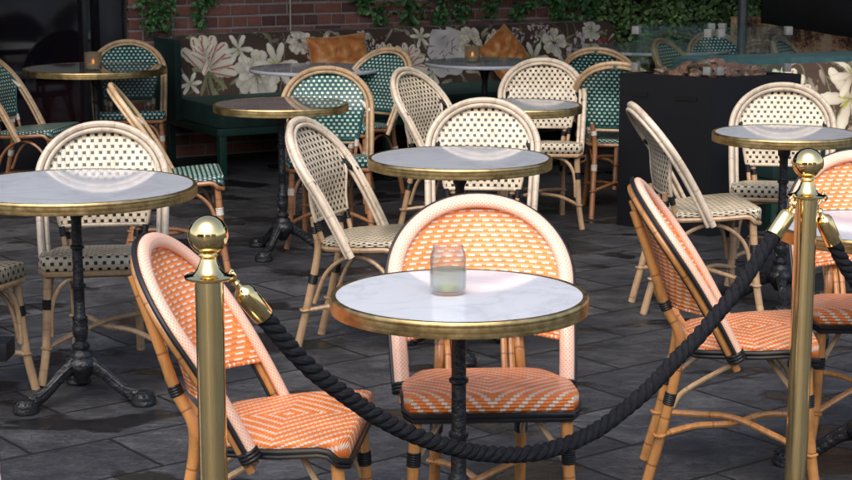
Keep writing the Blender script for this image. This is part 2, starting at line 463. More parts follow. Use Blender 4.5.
    # legs
    for sg in (-1, 1):
        for fr_ in (1, 0):
            if fr_: P = bez([(sg * .188, .150, .405), (sg * .196, .160, .25), (sg * .204, .172, .12), (sg * .222, .190, 0.0)], 8)
            else:
                P = bez([(sg * .120, -.285, 0.0), (sg * .117, -.235, .2), (sg * .110, -.198, .42), (sg * .106, -.242, .53), (sg * .102, -.294, .68), (sg * .098, -.338, .80)] if kind == 'orange' else [(sg * .120, -.285, 0.0), (sg * .118, -.235, .2), (sg * .116, -.198, .38), (sg * .122, -.204, .46), (sg * .132, -.208, .515)], 8)
            rr = [0.0155] * len(P)
            if not fr_: rr = [.0158 - .003 * i / len(P) for i in range(len(P))]
            m = MB(); m.tube(P, rr, 12, v0=rnd.random() * .14); lg = m.build('leg', legm, root)
            w = MB()
            zc = .285 if fr_ else .27
            zz = [(abs(p.z - zc), i) for i, p in enumerate(P)]; i0 = min(zz)[1]; i0 = min(max(1, i0), len(P) - 2)
            a, b_ = P[i0] + (P[i0 + 1] - P[i0]).normalized() * -.016, P[i0] + (P[i0 + 1] - P[i0]).normalized() * .020
            wrap(w, a, b_, 0.0185, 6)
            if not fr_:
                ib = min((abs(p.z - (.53 if kind == 'orange' else .47)), i) for i, p in enumerate(P))[1]; d = (P[ib + 1] - P[ib - 1]).normalized()
                w.build('binding', bindm, lg); w = MB(); wrap(w, P[ib] - d * .013, P[ib] + d * .013, 0.0175, 4)
            w.build('binding', bindm, lg)
    # stretchers: two crossed canes, tied to the legs
    feet = {}
    for sg in (-1, 1):
        feet[(sg, 1)] = Vector((sg * .202, .170, .130)); feet[(sg, 0)] = Vector((sg * .121, -.250, .150))
    cen = Vector((0, -.035, .165))
    for sg in (-1, 1):
        A, B = feet[(sg, 1)], feet[(-sg, 0)]; m = MB()
        dz = Vector((0, 0, .009 * sg))
        m.tube(bez([A, A.lerp(cen, .5) + Vector((0, 0, .010)), cen + dz, B.lerp(cen, .5) + Vector((0, 0, .006)), B], 6), 0.0098, 8)
        for Q in (A, B): m.tube([Q + Vector((.0185 * cos(k * pi / 5), .0185 * sin(k * pi / 5), .003 * sin(k))) for k in range(10)], 0.0042, 6, closed=True)
        m.build('stretcher', legm, root)
    # braces
    if kind == 'orange':
        for sg in (-1, 1):
            m = MB(); m.tube(bez([(sg * .192, .150, .235), (sg * .178, .13, .285), (sg * .10, .05, .385)], 5), 0.0078, 8); m.build('brace', MT['tan_cane'], root)
            m = MB(); m.tube(bez([(sg * .118, -.215, .235), (sg * .122, -.18, .285), (sg * .165, -.04, .385)], 5), 0.0078, 8); m.build('brace', MT['tan_cane'], root)
    else:
        m = MB(); m.tube(bez([(-.185, .163, .17), (-.172, .160, .30), (-.115, .156, .372), (0, .155, .385), (.115, .156, .372), (.172, .160, .30), (.185, .163, .17)], 7), 0.0092, 8); m.build('brace', legm, root)
        for sg in (-1, 1):
            m = MB(); m.tube(bez([(sg * .196, .15, .17), (sg * .190, .12, .30), (sg * .178, .04, .372), (sg * .160, -.06, .375), (sg * .128, -.16, .30), (sg * .115, -.215, .18)], 6), 0.0088, 8); m.build('brace', legm, root)
    return root

protos = {}
def chair(kind, x, y, deg, label, group):
    """deg: direction the chair faces, from +x"""
    if kind not in protos: o = protos[kind] = make_chair(kind, kind + '_bistro_chair')
    else: o = copy_tree(protos[kind])
    o.location = (x, y, 0); o.rotation_euler = (0, 0, radians(deg - 90))
    tag(o, label, 'chair', group); return o
GO, GW, GT = 'orange woven bistro chairs', 'cream woven bistro chairs', 'teal woven bistro chairs'
chair('orange', .155, 4.28, -87, 'orange woven chair facing the camera behind the front table with the glass candle jar', GO)
chair('orange', -.332, 3.95, -6, 'orange woven chair facing right behind the left brass post', GO)
chair('orange', .935, 4.86, -6, 'orange woven chair facing right, seen from behind, beside the right brass post', GO)
chair('orange', 1.40, 5.22, -93, 'orange woven chair at the right edge facing the camera, behind the right brass post', GO)
chair('white', -1.165, 6.08, -81, 'cream and black woven chair facing the camera behind the big left table', GW)
chair('white', -1.62, 5.67, -20, 'cream woven chair at the left edge with only its seat corner and front leg showing', GW)
chair('white', -.185, 6.43, -19, 'cream woven chair turned right, left of the table in the middle, its hoop leaning back', GW)
chair('white', .225, 6.97, -94, 'cream and black woven chair facing the camera behind the middle table', GW)
chair('white', .16, 8.74, -31, 'cream woven chair turned right between two teal chairs and the middle tables', GW)
chair('white', .625, 9.22, -94, 'cream and black woven chair facing the camera behind the small table by the fire pit', GW)
chair('white', 1.18, 7.13, 5, 'cream woven chair seen edge on from behind, in front of the black fire pit', GW)
chair('white', 1.61, 7.70, -101, 'cream and black woven chair behind the right table, in front of the floral bench', GW)
chair('teal', -.495, 8.66, -85, 'teal woven chair facing the camera right behind the dark brass rimmed table', GT)
chair('teal', -1.15, 8.05, 10, 'teal woven chair turned right behind the cream chair of the big left table', GT)
chair('teal', -.41, 10.15, -128, 'teal woven chair turned left by the marble table before the orange cushion', GT)
chair('teal', -1.87, 10.80, -80, 'teal woven chair facing the camera behind the table in the back left', GT)
chair('teal', -2.26, 9.92, -10, 'teal woven chair turned right at the left edge by the back left table', GT)
chair('teal', 1.09, 9.60, 78, 'teal woven chair seen from behind, just left of the black fire pit', GT)
chair('teal', 1.12, 10.72, 74, 'teal woven chair seen from behind, farther back of two left of the fire pit', GT)
chair('teal', 1.80, 11.1, -32, 'teal woven chair seen through the left glass of the fire pit, turned right', GT)
chair('teal', 2.10, 11.75, -70, 'teal woven chair half hidden behind the corner of the fire pit glass', GT)
chair('teal', 2.62, 11.35, -30, 'teal woven chair in front of the rusty wall, seen past the fire pit glass', GT)

# ------------------------------------------------------------------ round tables
def cast_leg(ang, reach):
    m = MB(); ca, sa = cos(ang), sin(ang)
    P = bez([(ca * r, sa * r, z) for r, z in ((.028, .130), (.05, .118), (.085, .098), (.12, .070), (.155, .046), (.19, .032), (reach - .03, .026))], 6)
    rr = [0.027 - 0.009 * sin(pi * i / (len(P) - 1)) for i in range(len(P))]
    m.tube(P, rr, 10, ell=(1.15, .8), up=(0, 0, 1))
    side = Vector((-sa, ca, 0))
    for sg in (-1, 1):                       # raised scrolls on the casting
        Q = [p + side * sg * (.012 + .003 * sin(i * .25)) + Vector((0, 0, .013)) for i, p in enumerate(P[2:-6])]
        m.tube(Q, .0060, 6)
    m.lathe([(0, .050), (.014, .049), (.028, .043), (.037, .032), (.0375, .029), (.042, .027), (.0425, .022), (.0405, .020), (.044, .010), (.041, .001), (0, .001)], 18, (ca * reach, sa * reach, 0))
    for k in range(9): a = k / 9 * 2 * pi; m.lathe([(0, .005), (.004, .003), (.005, 0), (.004, -.004)], 6, (ca * reach + .036 * cos(a), sa * reach + .036 * sin(a), .040))
    m.lathe([(0, .012), (.010, .008), (.014, 0), (.010, -.008), (0, -.012)], 10, (ca * .115, sa * .115, .070))
    return m
def round_table(x, y, R, top, label, ph=0, rim=True, name='bistro_table', legs=3, group=None, h=.742):
    t = empty(name, (x, y, 0)); tag(t, label, 'table', group)
    m = MB()
    if rim:
        m.lathe([(0, h), (R * .5, h), (R - .013, h)], 64)
        tp = m.build('table_top', MT[top], t)
        m = MB(); m.lathe([(R - .0135, h - .004), (R - .0135, h + .0006), (R - .008, h + .0018), (R - .002, h + .0008), (R + .001, h - .0035), (R + .0012, h - .009), (R + .0007, h - .0105), (R + .0010, h - .012), (R + .0010, h - .024), (R + .0007, h - .0255), (R + .0010, h - .027), (R, h - .036), (R - .012, h - .039)], 96)
        m.build('brass_rim', MT['brass_rim'], tp)
        m = MB(); m.lathe([(R - .012, h - .037), (R * .3, h - .037), (0, h - .037)], 48); m.build('underside', MT['black_bind'], tp)
    else:
        m.lathe([(0, h), (R - .006, h), (R, h - .005), (R + .001, h - .014), (R - .004, h - .022), (0, h - .022)], 80)
        tp = m.build('table_top', MT[top], t)
    m = MB(); k = h - .040
    m.lathe([(.0, k - .004), (.10, k - .004), (.10, k - .010), (.04, k - .016), (.026, k - .04), (.026, k - .055), (.0215, k - .06), (.0175, k - .075), (.0175, k - .16), (.0235, k - .165), (.0235, k - .172), (.0175, k - .178), (.0175, .41), (.024, .405), (.024, .395), (.0185, .388), (.0185, .30), (.026, .29), (.021, .275), (.028, .255), (.0245, .225), (.019, .215), (.019, .205), (.031, .195), (.031, .187), (.026, .18), (.036, .172), (.040, .163), (.040, .155), (.052, .145), (.056, .13), (.054, .118), (.042, .10), (.028, .082), (.02, .066), (0, .06)], 20)
    for q in range(6):                          # spiral ribs on the lower stem
        pts = [(.0225 * cos(q * pi / 3 + i * .16), .0225 * sin(q * pi / 3 + i * .16), .285 - i * .0062) for i in range(12)]
        m.tube(pts, .0034, 5)
    m.build('stem', MT['iron'], t)
    for i in range(legs): cast_leg(ph + i * 2 * pi / legs, .225).build('leg', MT['iron'], t)
    return t
round_table(.078, 3.949, .304, 'marble', 'round white marble table with brass rim in the front centre carrying the glass jar', 1.2)
round_table(-1.173, 5.669, .405, 'marble_grey', 'large grey marble table with brass rim and clawed iron foot at the left edge', radians(-135))
round_table(.127, 6.372, .345, 'marble_grey', 'round grey marble table with brass rim in the middle, behind the orange chair back', .6)
round_table(-.708, 8.351, .329, 'marble_dark', 'round dark table with brass rim in front of the teal chair, on an iron stem', radians(-110))
round_table(1.506, 7.16, .302, 'marble_grey', 'round grey marble table with brass rim behind the ball of the right brass post', radians(-95))
round_table(-2.024, 10.505, .434, 'marble_dark', 'dark round table with brass rim in the back left corner holding a lit candle glass', .3)
round_table(.456, 8.303, .301, 'marble_grey', 'small brown grey table with brass rim left of the black fire pit', .3)
round_table(1.30, 4.89, .285, 'marble', 'white marble table at the right edge, behind the right brass post', radians(163))
round_table(-.68, 10.5, .40, 'marble_grey', 'rimless marble table in front of the flat orange cushion', .2, False, 'marble_table')
round_table(.375, 10.97, .385, 'marble_grey', 'rimless marble table with a candle before the pointed orange cushion', .9, False, 'marble_table')
round_table(1.62, 12.3, .58, 'marble_grey', 'wide rimless marble table at the back by the green hedge', .9, False, 'marble_table')

# ------------------------------------------------------------------ candle holders
def thin_glass(name, tint, milk=0.0, milk_c=(.8, .8, .75), rough=.02, pw=3.2, amt=.75):
    M = Mat(name); nt = M.nt; out = [q for q in nt.nodes if q.type == 'OUTPUT_MATERIAL'][0]; nt.nodes.remove(M.b)
    tr = nt.nodes.new('ShaderNodeBsdfTransparent'); tr.inputs[0].default_value = (*tint, 1)
    gl = nt.nodes.new('ShaderNodeBsdfGlossy'); gl.inputs['Roughness'].default_value = rough
    base_ = tr.outputs[0]
    if milk:
        df = nt.nodes.new('ShaderNodeBsdfDiffuse'); df.inputs[0].default_value = (*milk_c, 1); tl = nt.nodes.new('ShaderNodeBsdfTranslucent'); tl.inputs[0].default_value = (*milk_c, 1)
        a_ = nt.nodes.new('ShaderNodeMixShader'); a_.inputs[0].default_value = .6; nt.links.new(df.outputs[0], a_.inputs[1]); nt.links.new(tl.outputs[0], a_.inputs[2])
        b_ = nt.nodes.new('ShaderNodeMixShader'); b_.inputs[0].default_value = milk; nt.links.new(tr.outputs[0], b_.inputs[1]); nt.links.new(a_.outputs[0], b_.inputs[2]); base_ = b_.outputs[0]
    lw = nt.nodes.new('ShaderNodeLayerWeight'); lw.inputs[0].default_value = .5; fx = X(nt, lw.outputs[1]).op('POWER', pw) * amt + .035; fr_ = fx.v.node
    mx = nt.nodes.new('ShaderNodeMixShader'); nt.links.new(fx.v, mx.inputs[0]); nt.links.new(base_, mx.inputs[1]); nt.links.new(gl.outputs[0], mx.inputs[2]); nt.links.new(mx.outputs[0], out.inputs[0])
    return M.m
MT['glass'] = thin_glass('clear_glass', (.90, .92, .90), .04, (.9, .9, .86), pw=2.0, amt=.7)
MT['liquid'] = thin_glass('cloudy_wax', (.95, .95, .92), .30, (.92, .90, .84), .1)
MT['amber'] = thin_glass('smoky_glass', (.75, .70, .58), .30, (.50, .47, .38), .1)
M = Mat('green_wax', 0.5); M.base((.55, .66, .22)); MT['green_wax'] = M.m
M = Mat('candle_flame'); M.base((1, .45, .12)); M.b.inputs['Emission Color'].default_value = (1, .40, .10, 1); M.b.inputs['Emission Strength'].default_value = 1.3; MT['flame'] = M.m
j = empty('candle_jar', (.052, 3.955, .7435)); tag(j, 'rounded clear glass jar with a pale green candle on the white front table', 'candle jar')
m = MB(); r0 = .0425
m.lathe([(0, .000), (.030, .000), (.039, .004), (.0425, .014), (.0433, .05), (.0425, .092), (.0385, .103), (.0360, .108), (.0368, .113), (.0352, .1145), (.0338, .112), (.0345, .106), (.0372, .100), (.0402, .090), (.0405, .05), (.0400, .016), (.036, .009), (0, .009)], 48)
m.build('glass', MT['glass'], j, ang=80)
m = MB(); m.lathe([(0, .0095), (.0355, .0100), (.0390, .017), (.0398, .058), (0, .058)], 40); m.build('wax', MT['liquid'], j)
m = MB(); m.lathe([(0, .017), (.016, .017), (.018, .015), (.018, .010), (0, .010)], 24); m.build('candle', MT['green_wax'], j)
def votive(x, y, label, s=1.0):
    j = empty('candle_glass', (x, y, .7435)); tag(j, label, 'candle glass', 'lit candle glasses on the back tables')
    m = MB(); m.lathe([(0, 0), (.034 * s, 0), (.040 * s, .006), (.043 * s, .085 * s), (.040 * s, .085 * s), (.037 * s, .009), (0, .008)], 32); m.build('glass', MT['amber'], j)
    m = MB(); m.lathe([(0, .035), (.03 * s, .035), (.031 * s, .009), (0, .009)], 20); m.build('candle', MT['white_bind'], j)
    m = MB(); m.lathe([(0, .036), (.006, .040), (.0085, .047), (.005, .058), (0, .068)], 12); m.build('flame', MT['flame'], j)
    l = bpy.data.lights.new('candle_light', 'POINT'); l.energy = .06; l.color = (1, .5, .18); l.shadow_soft_size = .01
    lo = bpy.data.objects.new('candle_light', l); col.objects.link(lo); lo.parent = j; lo.location = (0, 0, .05)
    return j
votive(-2.00, 10.33, 'small smoky glass with a burning candle on the back left table', 1.25)
votive(.295, 10.93, 'small smoky glass with a burning candle on the marble table by the pointed cushion', 1.2)

# ------------------------------------------------------------------ brass posts and ropes
def post(x, y, label):
    p = empty('barrier_post', (x, y, 0)); tag(p, label, 'barrier post', 'brass rope barrier posts')
    m = MB(); m.lathe([(0, .040), (.034, .040), (.045, .036), (.06, .028), (.12, .020), (.150, .014), (.156, .006), (.154, 0), (0, 0)], 56); m.build('base', MT['brass'], p)
    m = MB(); m.lathe([(.0295, .036), (.0295, .885)], 40); m.build('pole', MT['brass_tube'], p)
    m = MB(); m.lathe([(.0295, .880), (.046, .882), (.0505, .885), (.0510, .889), (.047, .8915), (.037, .8925), (.031, .896), (.0245, .905), (.0188, .918), (.0165, .926), (.0195, .930), (.0215, .934), (.0195, .938), (.0170, .941), (0, .941)], 48)
    cl = m.build('collar', MT['brass'], p)
    m = MB(); prof = [(.0415 * cos(a), .974 + .0415 * sin(a)) for a in np.linspace(-1.2, pi / 2, 30)]; prof[-1] = (0, prof[-1][1]); m.lathe(prof, 48); m.build('ball_finial', MT['brass'], p)
    return p, cl
LP = Vector((-.445, 3.446, 0)); RP = Vector((1.015, 4.518, 0)); OP = Vector((2.30, 5.0, 0))
p1, c1 = post(LP.x, LP.y, 'polished brass post with ball top in front of the left orange chair')
p2, c2 = post(RP.x, RP.y, 'polished brass post with ball top at the right, between two ropes')
p3, c3 = post(OP.x, OP.y, 'polished brass post beyond the right edge holding the second rope')
def rope_barrier(A, B, zs, label):
    """zs: (t, z) samples along the plan line A-B"""
    root = empty('rope_barrier', (A.x, A.y, 0)); tag(root, label, 'barrier rope', 'black ropes between the brass posts')
    W = lambda t, z: Vector((A.x + (B.x - A.x) * t, A.y + (B.y - A.y) * t, z)) - Vector((A.x, A.y, 0))
    path = bez([W(*q) for q in zs], 10)
    # resample evenly
    d = [0]
    for i in range(1, len(path)): d.append(d[-1] + (path[i] - path[i - 1]).length)
    tot = d[-1]; n = int(tot / .006); P = []
    k = 0
    for i in range(n + 1):
        s_ = tot * i / n
        while k < len(d) - 2 and d[k + 1] < s_: k += 1
        P.append(path[k].lerp(path[k + 1], (s_ - d[k]) / max(1e-9, d[k + 1] - d[k])))
    m = MB()
    for st in range(3):
        Q = []
        for i, p in enumerate(P):
            T = (P[min(i + 1, n)] - P[max(i - 1, 0)]).normalized(); S = T.cross(Vector((0, 0, 1))).normalized(); U = S.cross(T)
            a = st * 2 * pi / 3 + i * .006 / .078 * 2 * pi + .35 * sin(i * .11) + .2 * sin(i * .31 + 1)
            Q.append(p + (S * cos(a) + U * sin(a)) * .0100)
        m.tube(Q, [.0112 + .0006 * sin(i * .37 + st * 2) + .0004 * rnd.uniform(-1, 1) for i in range(len(Q))], 9)
    m.build('rope', MT['rope'], root)
    for e, (Pe, Pi, post_c) in enumerate(((P[0], P[6], W(0, 0)), (P[-1], P[-7], W(1, 0)))):
        T = (Pe - Pi).normalized(); q = T.to_track_quat('Z', 'Y'); m = MB()
        m.lathe([(.0225, -.012), (.0235, -.010), (.0235, .054), (.0222, .061), (.018, .068), (.011, .073), (.0075, .077), (.0065, .086), (.0095, .090), (.0065, .095), (0, .097)], 28, Pe, axis=q)
        cp = m.build('end_cap', MT['brass'], root)
        m = MB(); tip = Pe + T * .095; ring = post_c + (tip - post_c).to_2d().to_3d().normalized() * .052 + Vector((0, 0, .882)); 
        mid = tip.lerp(ring, .5) + Vector((0, 0, .010))
        m.tube(bez([tip - T * .006, tip + T * .010, mid, ring + Vector((0, 0, .012)), ring + (post_c - ring).to_2d().to_3d().normalized() * .010], 6), .0042, 8)
        m.tube([ring + Vector((.010 * cos(a), 0, .010 * sin(a) - .002)) for a in np.linspace(0, 2 * pi, 13)[:-1]], .0028, 6, closed=True)
        m.build('hook', MT['brass'], cp)
rope_barrier(LP, RP, [(.066, .797), (.105, .712), (.144, .640), (.195, .565), (.237, .510), (.280, .464), (.325, .424), (.386, .382), (.464, .352), (.535, .350), (.592, .370), (.640, .404), (.696, .455), (.746, .515), (.788, .565), (.866, .675), (.935, .800)], 'thick black twisted rope with brass ends sagging between the two brass posts')
rope_barrier(RP, OP, [(.062, .765), (.09, .70), (.15, .60), (.25, .49), (.38, .42), (.5, .40), (.62, .42), (.75, .49), (.85, .60), (.91, .70), (.94, .765)], 'black twisted rope with brass end running off the right edge')

# ------------------------------------------------------------------ ground: slate paving
M = Mat('slate_paving', 0.6, spec=.32)
mp = M.nt.nodes.new('ShaderNodeMapping'); mp.inputs['Rotation'].default_value = (0, 0, radians(-37.5)); mp.inputs['Location'].default_value = (0.13, .17, 0); M.lk(M.co('Object'), mp.inputs[0])
wj = M.nt.nodes.new('ShaderNodeTexNoise'); wj.inputs['Scale'].default_value = 9; M.lk(mp.outputs[0], wj.inputs['Vector'])
vm = M.nt.nodes.new('ShaderNodeVectorMath'); vm.operation = 'MULTIPLY_ADD'; vm.inputs[1].default_value = (.012, .012, 0); M.lk(wj.outputs['Color'], vm.inputs[0]); M.lk(mp.outputs[0], vm.inputs[2])
bt = M.nt.nodes.new('ShaderNodeTexBrick'); bt.offset = .42; bt.squash = 1
for k_, v_ in (('Color1', (.55, .56, .58, 1)), ('Color2', (1.30, 1.28, 1.25, 1)), ('Mortar', (0, 0, 0, 1)), ('Scale', 1.0), ('Mortar Size', .0065), ('Mortar Smooth', .35), ('Brick Width', .63), ('Row Height', .352)):
    bt.inputs[k_].default_value = v_
M.lk(vm.outputs[0], bt.inputs['Vector'])
mort = X(M.nt, bt.outputs['Fac'])
n1 = M.noise(5, 7, .65); n2 = M.noise(55, 6, .7); n3 = M.noise(160, 4, .7); lay = M.noise(7, 6, .6, stretch=(1, 2.6, 1), dist=.8)
rgb = M.ramp(n1 * .4 + n2 * .35 + lay * .25, [(.36, (.013, .0135, .0155)), (.5, (.042, .0435, .048)), (.63, (.098, .098, .100))])
sp2 = X(M.nt, M.ramp(n3, [(.66, 0.0), (.74, 1.0)])); rgb = M.mix(sp2 * .5, rgb, (.13, .13, .135))
vn = M.nt.nodes.new('ShaderNodeVectorMath'); vn.operation = 'MULTIPLY'; M.lk(rgb, vn.inputs[0]); M.lk(bt.outputs['Color'], vn.inputs[1])
rgb = M.mix(mort, vn.outputs[0], (.010, .010, .010))
rust = X(M.nt, M.ramp(M.noise(2.3, 5, .7, dist=.5), [(.60, 0.0), (.72, 1.0)])); rgb = M.mix(rust * n2 * .15, rgb, (.12, .07, .03))
pud = X(M.nt, M.ramp(M.noise(1.9, 4, .5, stretch=(1, 1.5, 1), dist=.2), [(.56, 0.0), (.60, 1.0)]))
rgb = M.mul(rgb, X(M.nt, 1.0) * .72) if False else rgb
rgb = M.mix(pud * .86, rgb, (.006, .006, .007))
M.base(rgb); M.rough(pud.inv() * (n2 * .35 + .36) + pud * .20)
M.bump((n1 * 1.2 + n2 * .7 + n3 * .25 + lay * 1.1) * (pud.inv() * .75 + .25) - mort * 2.2, .9, .008)
MT['slate'] = M.m
m = MB(); m.grid(lambda a, b: (-60 + 120 * a, -40 + 100 * b, 0), 30, 30); tag(m.build('ground', MT['slate']), kind='structure', label='dark slate paving with damp patches')

# ------------------------------------------------------------------ brick wall, dark door, ivy
E1 = Vector((.866, .5, 0)); N1 = Vector((-.5, .866, 0)); RW = Matrix.Rotation(radians(30), 3, 'Z')
A0 = Vector((-1.32, 10.95, 0))                 # front left foot of the bench
def BW(e, n, z): return A0 + E1 * e + N1 * n + Vector((0, 0, z))
M = Mat('brick', 0.85); u, v = M.uv(); n = M.noise(30, 5, .7)
cc = M.ramp(u, [(0, (.10, .045, .038)), (.35, (.22, .085, .060)), (.7, (.29, .115, .080)), (1, (.16, .080, .066))])
cc = M.mul(cc, n * 0.9 + .55); cc = M.mix(X(M.nt, M.ramp(M.noise(12, 5, .7), [(.58, 0.0), (.75, 1.0)])) * .4, cc, (.22, .20, .18))
M.base(cc).bump(n, .5, .006); MT['brick'] = M.m
MT['mortar'] = plain('mortar', (.30, .265, .24), .95, scale=60, bump=.6)
m = MB(); NW = 1.02; x0, x1, zt = -.22, 4.6, 2.7; row = 0; z = .0
m.box(BW((x0 + x1) / 2, NW + .109, zt / 2), (x1 - x0, .2, zt), mi=1, R=RW)
while z < zt - .08:
    e = x0 - (.0 if row % 2 else .11)
    while e < x1:
        w = .205 if row % 6 != 5 else .098
        a_, b_ = max(e, x0), min(e + w, x1)
        if b_ - a_ > .03:
            dn = rnd.uniform(-.003, .003); R_ = RW @ Matrix.Rotation(rnd.uniform(-.008, .008), 3, 'Y')
            k0 = len(m.v); m.box(BW((a_ + b_) / 2, NW + dn + .02, z + .042), (b_ - a_, .04, .066 + rnd.uniform(-.003, .002)), R=R_, bev=.004)
            q = rnd.random(); m.uv[k0:] = [(q, q)] * (len(m.v) - k0)
        e += w + .013
    z += .081; row += 1
bw = m.build('brick_wall', [MT['brick'], MT['mortar']], ang=30); tag(bw, 'dark red brick wall with pale mortar behind the floral bench', 'wall')
m = MB(); m.tube([BW(.99, NW - .012, .3), BW(.99, NW - .012, 2.6)], .0055, 8); 
tag(m.build('thin_pipe', MT['white_bind']), 'thin white pipe running up the brick wall behind the floral bench', 'pipe')
# dark timber and glass frontage left of the bricks
MT['black_wood'] = plain('black_painted_wood', (.010, .009, .012), .35, coat=.3, bump=.05)
M = Mat('dark_glass', .06, spec=.6); n = M.noise(1.6, 3); M.base(M.ramp(n, [(.4, (.006, .005, .008)), (.7, (.020, .008, .009))])); MT['dark_glass'] = M.m
dr = empty('glazed_door', BW(-1.83, NW, 0), radians(30)); tag(dr, 'black framed glazed doors in the dark back left corner', 'door')
m = MB()
for cx_ in (-1.9, -1.02, -.20, .62, 1.47): m.box((cx_, .03, 1.35), (.16, .14, 2.7), bev=.006)
for cz in (.12, 2.6): m.box((-.2, .035, cz), (3.5, .10, .24), bev=.006)
m.build('door_frame', MT['black_wood'], dr)
for cx_ in (-1.46, -.61, .21, 1.045):
    m = MB(); m.box((cx_, .06, 1.35), (.70, .012, 2.3)); g = m.build('pane', MT['dark_glass'], dr)
    m = MB(); m.box((cx_ + .26, .030, 1.35), (.035, .05, 2.3), bev=.004); m.box((cx_, .030, .62), (.70, .05, .05), bev=.004); m.build('glazing_bar', MT['black_wood'], g)
m = MB(); m.tube([(-.33, -.07, .75), (-.33, -.07, 1.25)], .011, 10)
for z_ in (.80, 1.2): m.tube([(-.33, -.07, z_), (-.33, .02, z_)], .008, 8)
m.build('handle', plain('steel', (.5, .5, .52), .3, 1.0), dr)

def leaf_mesh(m, P, size, nrm, rng, mi=0):
    """one small folded leaf"""
    d = Vector((rng.gauss(0, 1), rng.gauss(0, 1), rng.gauss(0, 1) - .4)).normalized(); n_ = (Vector(nrm) + Vector((rng.gauss(0, .6), rng.gauss(0, .6), rng.gauss(0, .6)))).normalized()
    d = (d - n_ * d.dot(n_)).normalized(); s_ = d.cross(n_); P = Vector(P); L = size * rng.uniform(.7, 1.3); w = L * .42
    vs = [P, P + d * L * .35 + s_ * w + n_ * L * .12, P + d * L * .75 + s_ * w * .7 + n_ * L * .10, P + d * L, P + d * L * .75 - s_ * w * .7 + n_ * L * .10, P + d * L * .35 - s_ * w + n_ * L * .12, P + d * L * .5]
    q = rng.random(); m.add(vs, [(0, 1, 6), (1, 2, 6), (2, 3, 6), (3, 4, 6), (4, 5, 6), (5, 0, 6)], [(q, q)] * 7, mi)
def leafmat(name, a, b_):
    M = Mat(name, .45); u, v = M.uv(); M.base(M.ramp(u, [(0, a), (.8, b_), (1, tuple(q * 1.5 for q in b_))])); M.b.inputs['Subsurface Weight'].default_value = 0; return M.m
MT['ivy'] = leafmat('ivy_leaf', (.02, .075, .02), (.085, .21, .06)); MT['hedge'] = leafmat('hedge_leaf', (.025, .06, .016), (.17, .28, .08))
MT['stem'] = plain('woody_stem', (.06, .04, .025), .8)
def ivy(e0, e1, drops, label, n=900, sz=.05):
    rng = random.Random(int(e0 * 100)); r = empty('ivy_plant', BW((e0 + e1) / 2, NW, 0)); off = BW((e0 + e1) / 2, NW, 0); tag(r, label, 'ivy', 'ivy hanging on the brick wall')
    m = MB(); ms_ = MB()
    for (e, zb, wd) in drops:
        P = bez([BW(e + rng.uniform(-.03, .03) + .03 * sin(k * 2), NW - .03, 2.3 - (2.3 - zb) * k / 5) - off for k in range(6)], 5); ms_.tube(P, .004, 5)
        for i in range(n // len(drops)):
            t = rng.random() ** .7; z = zb + (2.2 - zb) * (1 - t); w = wd * (.35 + .65 * min(1, (z - zb) / .18))
            leaf_mesh(m, BW(e + rng.gauss(0, w), NW - .03 - abs(rng.gauss(0, .035)), z) - off, sz, -N1, rng)
    m.build('leaves', MT['ivy'], r, smooth=False); ms_.build('stem', MT['stem'], r)
ivy(-.2, .35, [(-.10, .87, .045), (.02, .88, .05), (.27, .90, .045), (.36, 1.05, .04)], 'ivy trailing down the bricks above the left end of the floral bench', 1500, .032)
ivy(1.5, 2.6, [(1.55, .98, .05), (1.70, .86, .07), (1.95, .86, .08), (2.2, .84, .09), (2.4, .90, .06), (2.65, .92, .07), (2.9, .88, .05), (3.0, .95, .05)], 'ivy spreading over the bricks right of the flat orange cushion', 1900, .042)
ivy(3.0, 3.7, [(3.25, .90, .07), (3.42, .84, .08), (3.6, .88, .06)], 'ivy hanging over the far right end of the floral bench', 1300, .042)

# ------------------------------------------------------------------ floral bench
M = Mat('green_velvet', .75, spec=.3); n = M.noise(9, 4, .6); M.base(M.ramp(n, [(.3, (.0012, .0085, .007)), (.7, (.0045, .023, .0185))])); M.b.inputs['Sheen Weight'].default_value = .12; M.b.inputs['Sheen Tint'].default_value = (.3, .6, .5, 1); M.bump(n, .3, .01); MT['velvet'] = M.m
MT['green_paint'] = plain('dark_green_paint', (.003, .024, .015), .4, coat=.2)
M = Mat('floral_fabric', .72, spec=.3); at = M.nt.nodes.new('ShaderNodeVertexColor'); at.layer_name = 'pattern'; nf = M.noise(350, 2)
M.base(M.mul(at.outputs[0], nf * .4 + 1.15)); M.b.inputs['Sheen Weight'].default_value = .1; M.bump(nf + M.noise(5, 3) * 3, .25, .004); MT['floral'] = M.m

